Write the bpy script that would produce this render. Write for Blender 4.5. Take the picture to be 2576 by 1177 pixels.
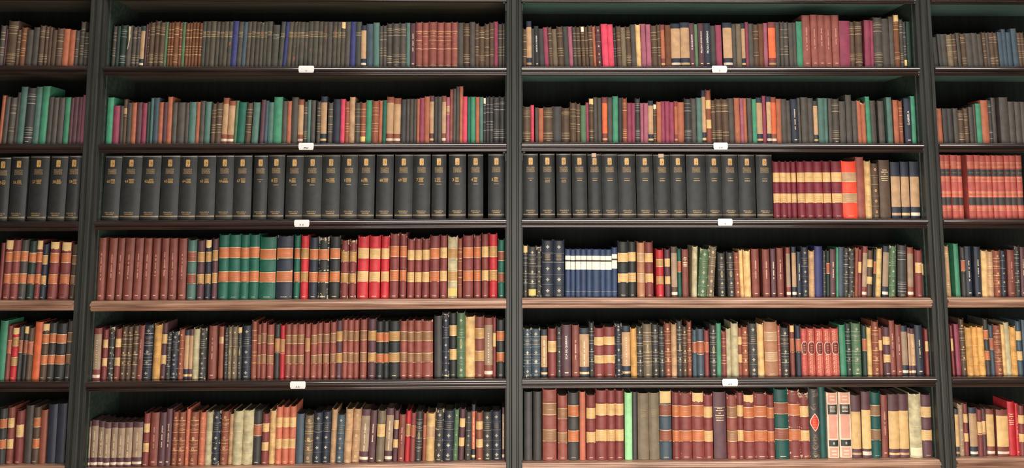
import bpy, math, random
from mathutils import Matrix, Vector
for o in list(bpy.data.objects): bpy.data.objects.remove(o)
SC = bpy.context.scene
COL = SC.collection
# ------------------------------------------------------------------ camera
W, H = 2576, 1177
F = 2300.0                      # focal length in pixels
DIST, EYE = 3.45, 1.60          # metres from the bookcase front, eye height
PITCH, YAW = math.radians(6.9), math.radians(-1.13)
V0 = 242.0                      # image row of the optical axis (the photograph is cropped)
cam_d = bpy.data.cameras.new('camera')
cam_d.sensor_fit = 'HORIZONTAL'; cam_d.sensor_width = 36.0
cam_d.lens = F / W * 36.0
cam_d.shift_y = (V0 - H / 2) / W
cam = bpy.data.objects.new('camera', cam_d)
cam.location = (0, -DIST, EYE); cam.rotation_euler = (math.pi / 2 + PITCH, 0, YAW)
COL.objects.link(cam); SC.camera = cam
ROT = cam.rotation_euler.to_matrix()
def at(u, v, Y=0.0):
    """the point of the vertical plane y = Y that the pixel (u, v) shows"""
    d = ROT @ Vector(((u - W / 2) / F, -(v - V0) / F, -1.0))
    return Vector(cam.location) + d * ((Y + DIST) / d.y)
# ------------------------------------------------------------------ light
wd = bpy.data.worlds.new('world'); SC.world = wd; wd.use_nodes = True
wd.node_tree.nodes['Background'].inputs[0].default_value = (1.0, 0.93, 0.84, 1)
wd.node_tree.nodes['Background'].inputs[1].default_value = 0.05
def area(name, loc, aim, sx, sy, power, col):
    l = bpy.data.lights.new(name, 'AREA'); l.shape = 'RECTANGLE'; l.size = sx; l.size_y = sy; l.energy = power; l.color = col
    o = bpy.data.objects.new(name, l); o.location = loc
    o.rotation_euler = (Vector(aim) - Vector(loc)).to_track_quat('-Z', 'Y').to_euler(); COL.objects.link(o)
area('reading_room_ceiling_light', (1.1, -1.25, 4.85), (1.1, 0, 1.3), 5.0, 0.85, 130, (1.0, 0.97, 0.93))
area('low_front_fill', (0.6, -3.3, 0.72), (0.3, 0, 0.9), 3.2, 1.9, 116, (1.0, 0.95, 0.89))  # added low fill from the front, an unseen source rather than a window
area('warm_low_fill', (0.7, -2.2, 0.5), (0.5, 0, 0.75), 1.8, 0.4, 12, (1.0, 0.86, 0.70))  # weak warm fill added for the lower shelves; no lamp stands there
SC.view_settings.view_transform = 'Standard'; SC.view_settings.look = 'None'
SC.view_settings.gamma = 1.0; SC.view_settings.use_curve_mapping = False
SC.view_settings.exposure = 0.0
# ------------------------------------------------------------------ materials
def lin(c): return tuple((x / 255 / 12.92 if x / 255 <= .04045 else ((x / 255 + .055) / 1.055) ** 2.4) for x in c)
def nodes(name):
    m = bpy.data.materials.new(name); m.use_nodes = True; nt = m.node_tree
    return m, nt, nt.nodes['Principled BSDF']
def N(nt, t, **kw):
    n = nt.nodes.new(t)
    for k, v in kw.items(): setattr(n, k, v)
    return n
def book_mat(name, rough, metal, bump, worn=True, var=.16):
    """the colour of each face is stored with the mesh; noise varies and scuffs it"""
    m, nt, b = nodes(name); L = nt.links.new
    a = N(nt, 'ShaderNodeAttribute', attribute_name='tone')
    g = N(nt, 'ShaderNodeNewGeometry')
    n1 = N(nt, 'ShaderNodeTexNoise'); n1.inputs['Scale'].default_value = 38; n1.inputs['Detail'].default_value = 5
    n2 = N(nt, 'ShaderNodeTexNoise'); n2.inputs['Scale'].default_value = 420; n2.inputs['Detail'].default_value = 3
    L(g.outputs['Position'], n1.inputs['Vector']); L(g.outputs['Position'], n2.inputs['Vector'])
    mr = N(nt, 'ShaderNodeMapRange'); mr.inputs[1].default_value = .3; mr.inputs[2].default_value = .7
    mr.inputs[3].default_value = 1 - var; mr.inputs[4].default_value = 1 + var
    L(n1.outputs['Fac'], mr.inputs[0])
    mu = N(nt, 'ShaderNodeMix', data_type='RGBA', blend_type='MULTIPLY'); mu.inputs['Factor'].default_value = 1
    L(a.outputs['Color'], mu.inputs['A']); L(mr.outputs[0], mu.inputs['B'])
    out = mu.outputs['Result']
    if worn:
        w = N(nt, 'ShaderNodeAttribute', attribute_name='wear')
        n3 = N(nt, 'ShaderNodeTexNoise'); n3.inputs['Scale'].default_value = 95; n3.inputs['Detail'].default_value = 6; n3.inputs['Roughness'].default_value = .65
        L(g.outputs['Position'], n3.inputs['Vector'])
        ad = N(nt, 'ShaderNodeMath', operation='ADD'); L(n3.outputs['Fac'], ad.inputs[0]); L(w.outputs['Fac'], ad.inputs[1])
        th = N(nt, 'ShaderNodeMapRange'); th.inputs[1].default_value = .98; th.inputs[2].default_value = 1.01
        L(ad.outputs[0], th.inputs[0])
        mx = N(nt, 'ShaderNodeMix', data_type='RGBA'); mx.inputs['B'].default_value = (*lin((232, 214, 176)), 1)
        L(th.outputs[0], mx.inputs['Factor']); L(out, mx.inputs['A']); out = mx.outputs['Result']
    L(out, b.inputs['Base Color'])
    b.inputs['Roughness'].default_value = rough; b.inputs['Metallic'].default_value = metal
    bp = N(nt, 'ShaderNodeBump'); bp.inputs['Strength'].default_value = bump; bp.inputs['Distance'].default_value = .0006
    L(n2.outputs['Fac'], bp.inputs['Height']); L(bp.outputs[0], b.inputs['Normal'])
    return m
M_COVER = book_mat('bookbinding_leather_and_cloth', .52, 0, .5)
M_GILT = book_mat('gilt_tooling', .42, .12, .2, worn=False, var=.22)
M_PAPER = book_mat('aged_paper', .9, 0, .3, worn=False, var=.1)
M_VELLUM = book_mat('mottled_vellum', .6, 0, .6, var=.30)
BMATS = [M_COVER, M_GILT, M_PAPER, M_VELLUM]
def wood(name, c0, c1, rough, spec=.5, coat=0.0):
    m, nt, b = nodes(name); L = nt.links.new
    g = N(nt, 'ShaderNodeNewGeometry')
    mp = N(nt, 'ShaderNodeMapping'); mp.inputs['Scale'].default_value = (1.2, 14, 22) if 'shelf' in name else (30, 20, 1.2)
    n = N(nt, 'ShaderNodeTexNoise'); n.inputs['Scale'].default_value = 3.0; n.inputs['Detail'].default_value = 2.5 if 'shelf' in name else 8; n.inputs['Roughness'].default_value = .6
    L(g.outputs['Position'], mp.inputs['Vector']); L(mp.outputs[0], n.inputs['Vector'])
    r = N(nt, 'ShaderNodeValToRGB'); r.color_ramp.elements[0].position = .32; r.color_ramp.elements[1].position = .7
    r.color_ramp.elements[0].color = (*lin(c0), 1); r.color_ramp.elements[1].color = (*lin(c1), 1)
    L(n.outputs['Fac'], r.inputs[0]); L(r.outputs[0], b.inputs['Base Color'])
    mr = N(nt, 'ShaderNodeMapRange'); mr.inputs[3].default_value = rough - .02; mr.inputs[4].default_value = rough + (.03 if 'shelf' in name else .1)
    L(n.outputs['Fac'], mr.inputs[0]); L(mr.outputs[0], b.inputs['Roughness'])
    b.inputs['Specular IOR Level'].default_value = spec
    b.inputs['Coat Weight'].default_value = coat; b.inputs['Coat Roughness'].default_value = .09; b.inputs['Coat IOR'].default_value = 2.0
    bp = N(nt, 'ShaderNodeBump'); bp.inputs['Strength'].default_value = .04 if 'shelf' in name else .25; bp.inputs['Distance'].default_value = .001
    L(n.outputs['Fac'], bp.inputs['Height']); L(bp.outputs[0], b.inputs['Normal'])
    return m
M_POST = wood('ebonised_upright_wood', (44, 45, 41), (66, 67, 61), .45)
M_SHELF = wood('varnished_shelf_wood', (34, 27, 25), (70, 52, 45), .26, .6, .8)
M_SHELF2 = wood('sheen_shelf_wood', (128, 90, 70), (212, 168, 140), .4, .5, .3)  # shelf wood made paler, the broad reflected sheen put into its colour
M_PAINT = wood('green_shelf_lining', (46, 58, 51), (64, 78, 68), .6)
M_LINING = wood('green_glow_shelf_lining', (92, 122, 110), (112, 142, 128), .6)  # green lining paint, brightened so its colour holds the low-light glow
M_LINING2 = wood('brown_shelf_lining', (84, 76, 62), (104, 96, 78), .6)  # olive-brown lining of the left bays, coloured without that glow
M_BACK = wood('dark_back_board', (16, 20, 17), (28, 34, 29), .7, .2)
M_FLOOR = wood('floor_shelf_boards', (90, 62, 42), (130, 92, 62), .4)
M_PLASTER = wood('wall_plaster', (196, 188, 172), (208, 200, 184), .9, .1)
def plain(name, c, rough=.5, e=0):
    m, nt, b = nodes(name); n = N(nt, 'ShaderNodeTexNoise'); n.inputs['Scale'].default_value = 60
    r = N(nt, 'ShaderNodeValToRGB'); r.color_ramp.elements[0].color = (*[x * .93 for x in lin(c)], 1); r.color_ramp.elements[1].color = (*lin(c), 1)
    nt.links.new(n.outputs['Fac'], r.inputs[0]); nt.links.new(r.outputs[0], b.inputs['Base Color']); b.inputs['Roughness'].default_value = rough
    return m
M_TAG = plain('white_card', (255, 255, 250), .5)
M_INK = plain('grey_ink', (95, 95, 95), .6)
# ------------------------------------------------------------------ mesh helpers
class MB:
    def __init__(s): s.v, s.f, s.c, s.m, s.w, s.s = [], [], [], [], [], []
    def face(s, pts, col=(1, 1, 1), mat=0, wear=0.0):
        i = len(s.v); s.v += [tuple(p) for p in pts]; s.f.append(tuple(range(i, i + len(pts)))); s.c.append(col); s.m.append(mat); s.w.append(wear); s.s.append(False)
    def grid(s, rows, colf, matf=None, wearf=None, flip=False, smooth=False):
        """rows: lists of points; a face between each two rows and columns, vertices shared"""
        i = len(s.v); n = len(rows[0])
        for r in rows: s.v += [tuple(p) for p in r]
        for a in range(len(rows) - 1):
            for b in range(n - 1):
                q = (i + a * n + b, i + a * n + b + 1, i + (a + 1) * n + b + 1, i + (a + 1) * n + b)
                s.f.append(q[::-1] if flip else q); s.c.append(colf(a)); s.m.append(matf(a) if matf else 0); s.w.append(wearf(a, b) if wearf else 0.0); s.s.append(smooth(a) if callable(smooth) else smooth)
    def box(s, x0, x1, y0, y1, z0, z1, col=(1, 1, 1), mat=0, wear=0.0):
        p = [(x, y, z) for z in (z0, z1) for y in (y0, y1) for x in (x0, x1)]; i = len(s.v); s.v += p
        for q in ((0, 2, 3, 1), (4, 5, 7, 6), (0, 1, 5, 4), (2, 6, 7, 3), (0, 4, 6, 2), (1, 3, 7, 5)):
            s.f.append(tuple(i + k for k in q)); s.c.append(col); s.m.append(mat); s.w.append(wear); s.s.append(False)
    def add(s, o, M=None):
        i = len(s.v); s.v += [tuple(M @ Vector(p)) for p in o.v] if M else o.v
        s.f += [tuple(i + k for k in q) for q in o.f]; s.c += o.c; s.m += o.m; s.w += o.w; s.s += o.s
    def build(s, name, mats, parent=None, smooth=False):
        me = bpy.data.meshes.new(name); me.from_pydata(s.v, [], s.f)
        for m in mats: me.materials.append(m)
        me.polygons.foreach_set('material_index', s.m)
        me.polygons.foreach_set('use_smooth', [smooth or q for q in s.s])
        ca = me.color_attributes.new('tone', 'FLOAT_COLOR', 'CORNER'); wa = me.attributes.new('wear', 'FLOAT', 'FACE')
        buf = []
        for q, c in zip(s.f, s.c): buf += [c[0], c[1], c[2], 1.0] * len(q)
        ca.data.foreach_set('color', buf); wa.data.foreach_set('value', s.w)
        me.update(); o = bpy.data.objects.new(name, me); COL.objects.link(o)
        if parent is not None: o.parent = parent
        return o
def tag(o, label=None, cat=None, group=None, kind=None):
    for k, v in (('label', label), ('category', cat), ('group', group), ('kind', kind)):
        if v: o[k] = v
    return o
def empty(name, loc=(0, 0, 0)):
    o = bpy.data.objects.new(name, None); o.location = loc; o.empty_display_size = .05; COL.objects.link(o); return o
_tc = {}
def text_polys(s):
    """triangles of a line of text, 1 high (cap height), centred on its own middle"""
    if s not in _tc:
        cu = bpy.data.curves.new('t', 'FONT'); cu.body = s; cu.resolution_u = 2; cu.align_x = 'CENTER'; cu.fill_mode = 'FRONT'; cu.offset = .018
        o = bpy.data.objects.new('t', cu); COL.objects.link(o)
        me = bpy.data.meshes.new_from_object(o.evaluated_get(bpy.context.evaluated_depsgraph_get()))
        vs = [v.co.copy() for v in me.vertices]; fs = [tuple(p.vertices) for p in me.polygons]
        bpy.data.objects.remove(o); bpy.data.curves.remove(cu); bpy.data.meshes.remove(me)
        x0, x1 = min(v.x for v in vs), max(v.x for v in vs); y0, y1 = min(v.y for v in vs), max(v.y for v in vs)
        _tc[s] = ([((v.x - (x0 + x1) / 2) / (y1 - y0), (v.y - (y0 + y1) / 2) / (y1 - y0)) for v in vs], fs, (x1 - x0) / (y1 - y0))
    return _tc[s]
# ------------------------------------------------------------------ the bookcase
YB = .030                       # the spines stand this far behind the bookcase front
# height of each shelf top, read at the foot of the books: (u, v) at the left and right end of every bay
SURF = {'L': [(0, 166.5, 225, 167.5), (0, 362, 215, 363), (0, 556, 205, 557), (0, 754, 190, 755), (0, 956, 175, 957), (0, 1167, 165, 1169)],
        'A': [(270, 169, 1270, 169), (265, 362, 1270, 359), (255, 554, 1270, 548.5), (240, 756, 1270, 749), (225, 956, 1270, 948.5), (210, 1176, 1270, 1157)],
        'B': [(1313, 168.5, 2310, 169.5), (1313, 358, 2318, 361.5), (1313, 548, 2325, 549.5), (1313, 748, 2335, 747.5), (1315, 948, 2345, 944), (1315, 1159, 2355, 1151)],
        'R': [(2345, 168.5, 2576, 169), (2360, 360.5, 2576, 361), (2372, 549.5, 2576, 550), (2382, 747, 2576, 747), (2395, 945, 2576, 945), (2405, 1148, 2576, 1148)]}
PX = lambda u, v=588: at(u, v).x
POSTS = [(PX(195) - 1.62, PX(238) - 1.62), (PX(195), PX(238)), (PX(1273.5), PX(1313)), (PX(2334), PX(2374.5)), (PX(2334) + 1.6, PX(2374.5) + 1.6)]
BAYS = dict(L=(POSTS[0][1], POSTS[1][0]), A=(POSTS[1][1], POSTS[2][0]), B=(POSTS[2][1], POSTS[3][0]), R=(POSTS[3][1], POSTS[4][0]))
DEEP, TOP, FASCIA = .300, at(1288, -230).z, .036
ZL, ZR = {}, {}
for b, rows in SURF.items():
    for r, (u0, v0, u1, v1) in enumerate(rows):
        p, q = at(u0, v0, YB), at(u1, v1, YB); k = (q.z - p.z) / (q.x - p.x)
        if b in 'LR': k = 0
        x0, x1 = BAYS[b]; ZL[b, r] = p.z + k * (x0 - p.x); ZR[b, r] = p.z + k * (x1 - p.x)
    ZL[b, -1] = ZR[b, -1] = at(1288, -14, YB).z
def shelf_z(b, r, x):
    x0, x1 = BAYS[b]; return ZL[b, r] + (ZR[b, r] - ZL[b, r]) * (x - x0) / (x1 - x0)
case = tag(empty('bookcase', (0, .15, 0)), 'tall dark wooden library bookcase whose shelves are filled with old books', 'bookcase')
inv = Vector((0, .15, 0))
def part(mb, name, mats, parent=case):
    off = inv if parent is case else Vector((0, 0, 0))
    mb.v = [(x - off.x, y - off.y, z - off.z) for x, y, z in mb.v]
    return mb.build(name, mats, parent)
for i, (x0, x1) in enumerate(POSTS):
    w = x1 - x0; mb = MB()
    prof = [(0, .060), (0, .004), (.02, .002), (.19, .002), (.21, .004), (.23, .009), (.30, .009), (.33, .003), (.36, .0005), (.40, .0), (.60, .0), (.64, .0005), (.67, .003), (.70, .009), (.77, .009), (.79, .004), (.81, .002), (.98, .002), (1, .004), (1, .060)]
    mb.grid([[(x0 + w * a, b, z) for a, b in prof] for z in (0.0, TOP)], lambda a: (1, 1, 1))
    part(mb, 'upright', [M_POST])
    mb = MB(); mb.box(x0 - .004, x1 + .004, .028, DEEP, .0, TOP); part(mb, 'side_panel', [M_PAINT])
def prof_shelf(light):
    # (y, z) from the back of the board top round the moulded front edge to the underside
    p = [(DEEP, 0), (YB, 0), (.012, 0), (.006, -.001), (.003, -.0035), (.0025, -.0055), (.000, -.006), (-.0042, -.0062)]
    d, y, z = math.radians, -.0042, -.0062
    for a0, a1, R, st in ((80, 46, .003, -6), (46, 16, .0145, -2), (16, -80, .0042, -8)):
        p += [(y - R * (math.cos(d(t)) - math.cos(d(a0))), z - R * (math.sin(d(a0)) - math.sin(d(t)))) for t in range(a0 + st, a1 - 1, st)]
        y, z = p[-1]
    p += [(-.006, -.019), (-.001, -.0195), (.001, -.0215), (.000, -.0235)]
    p += [(-.0015 - .003 * math.sin(math.radians(t)), -.0265 + .003 * math.cos(math.radians(t))) for t in range(0, 181, 15)]
    p += [(.002, -.0295), (.003, -.0315), (.002, -.0335), (.004, -.036), (.012, -.036)]
    return p
for b in 'LABR':
    x0, x1 = BAYS[b]
    for r in range(-1, 6):
        sheen_row = r in (3, 5)
        P = prof_shelf(sheen_row); mb = MB(); ins = lambda y: (.0045 if y > .024 else 0.0)
        mb.grid([[(x0 + ins(y), y, z + ZL[b, r]), (x1 - ins(y), y, z + ZR[b, r])] for y, z in P], lambda a: (1, 1, 1), smooth=lambda a: P[a][0] < -.0041 and P[a + 1][0] < -.0041 or -.030 < P[a][1] < -.0234)
        for x_, Z_ in ((x0, ZL), (x1, ZR)): mb.face([(x_ + (.0002 if x_ == x0 else -.0002), y, z + Z_[b, r]) for y, z in P[1:] + [(.020, -.020), (YB, -.020)]])
        s = part(mb, 'shelf', [M_SHELF2 if sheen_row else M_SHELF])
        mb = MB(); mb.grid([[(x0 + .0045, y, z + ZL[b, r]) for y, z in ((.012, -.036), (.020, -.020), (DEEP, -.020))], [(x1 - .0045, y, z + ZR[b, r]) for y, z in ((.012, -.036), (.020, -.020), (DEEP, -.020))]], lambda a: (1, 1, 1))
        u = part(mb, 'shelf_underside', [M_LINING if b in 'BR' else M_LINING2], s)
        u.data.transform(Matrix.Translation(-inv))
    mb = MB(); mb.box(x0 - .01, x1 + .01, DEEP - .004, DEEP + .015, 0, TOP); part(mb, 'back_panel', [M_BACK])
    mb = MB(); mb.box(x0, x1, .006, .03, 0, min(ZL[b, 5], ZR[b, 5]) - .0365); part(mb, 'plinth', [M_POST])
mb = MB(); mb.box(POSTS[0][0] - .02, POSTS[-1][1] + .02, -.03, DEEP + .015, TOP, TOP + .05); part(mb, 'cornice', [M_POST])
for (b, side, r) in (('A', 1, 2), ('B', 0, 2), ('A', 1, 0), ('B', 0, 0)):          # little metal shelf brackets beside the centre upright
    x = BAYS[b][side]; z = shelf_z(b, r - 1, x) - .036; s = -1 if side else 1
    mb = MB(); mb.box(min(x, x + s * .004), max(x, x + s * .004), .002, .02, z - .035, z)
    mb.box(min(x, x + s * .013), max(x, x + s * .013), .002, .02, z - .006, z); part(mb, 'bracket', [M_PAINT])
fl = MB(); fl.box(-4.5, 4.5, -6, .6, -.05, 0); tag(fl.build('floor', [M_FLOOR]), kind='structure')
fl = MB(); fl.box(-4.5, 4.5, DEEP + .02, DEEP + .12, 0, 4.3); tag(fl.build('wall_back', [M_PLASTER]), kind='structure')
# ------------------------------------------------------------------ white shelf cards
CARDS = [('A', -1, 762, 797, 2, ''), ('B', -1, 1783, 1818, 8, ''), ('A', 0, 751, 790, 0, 'U'), ('B', 0, 1791, 1829, 0, 'U'), ('A', 1, 751, 789, 0, '~'), ('B', 1, 1795, 1831, 0, 'U U'),
         ('A', 2, 740, 778, 0, "' '"), ('B', 2, 1806, 1843, 0, 'V'), ('A', 4, 730, 769, 0, 'A A'), ('B', 4, 1817, 1856, 0, 'A R')]
SN = ['top', 'second', 'third', 'fourth', 'fifth', 'bottom']
BN = dict(L='far left bay', A='left bay', B='right bay', R='far right bay')
for b, r, u0, u1, _, txt in CARDS:
    x0 = at(u0, 180 + r * 195, -.015).x; x1 = at(u1, 180 + r * 195, -.015).x; xm = (x0 + x1) / 2; z = shelf_z(b, r, xm) if r >= 0 else ZL[b, -1]
    hw = (x1 - x0) / 2; rc = .004; mb = MB()
    n = 6; rows = []
    prof = [(-.0155, -.0015), (-.0162, -.006), (-.0165, -.012), (-.0162, -.020), (-.0150, -.0275)]
    for y, dz in prof:
        c = rc * .7 if dz in (prof[0][1], prof[-1][1]) else 0
        rows.append([(-hw + c + (2 * hw - 2 * c) * k / n, y, dz) for k in range(n + 1)])
    mb.grid(rows, lambda a: (1, 1, 1), flip=True)
    mb.grid([[(x, y + .0009, z_) for x, y, z_ in q] for q in rows], lambda a: (1, 1, 1))
    ed = rows[0] + [q[-1] for q in rows[1:]] + rows[-1][::-1][1:] + [q[0] for q in rows[::-1][1:-1]]
    for p, q in zip(ed, ed[1:] + ed[:1]): mb.face([p, q, (q[0], q[1] + .0009, q[2]), (p[0], p[1] + .0009, p[2])])
    o = mb.build('shelf_card', [M_TAG]); o.location = (xm, 0, z)
    place = 'the ledge at the very top' if r < 0 else f'the {SN[r]} shelf edge'
    tag(o, f'white card on {place}, ' + BN[b], 'sign', 'white cards on the shelf edges')
    if txt:
        vs, fs, asp = text_polys(txt); hh = .0062; mk = MB()
        for q in fs: mk.face([(vs[k][0] * hh, -.0172, -.0205 + vs[k][1] * hh) for k in q])
        mk.build('lettering', [M_INK], o)
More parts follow.
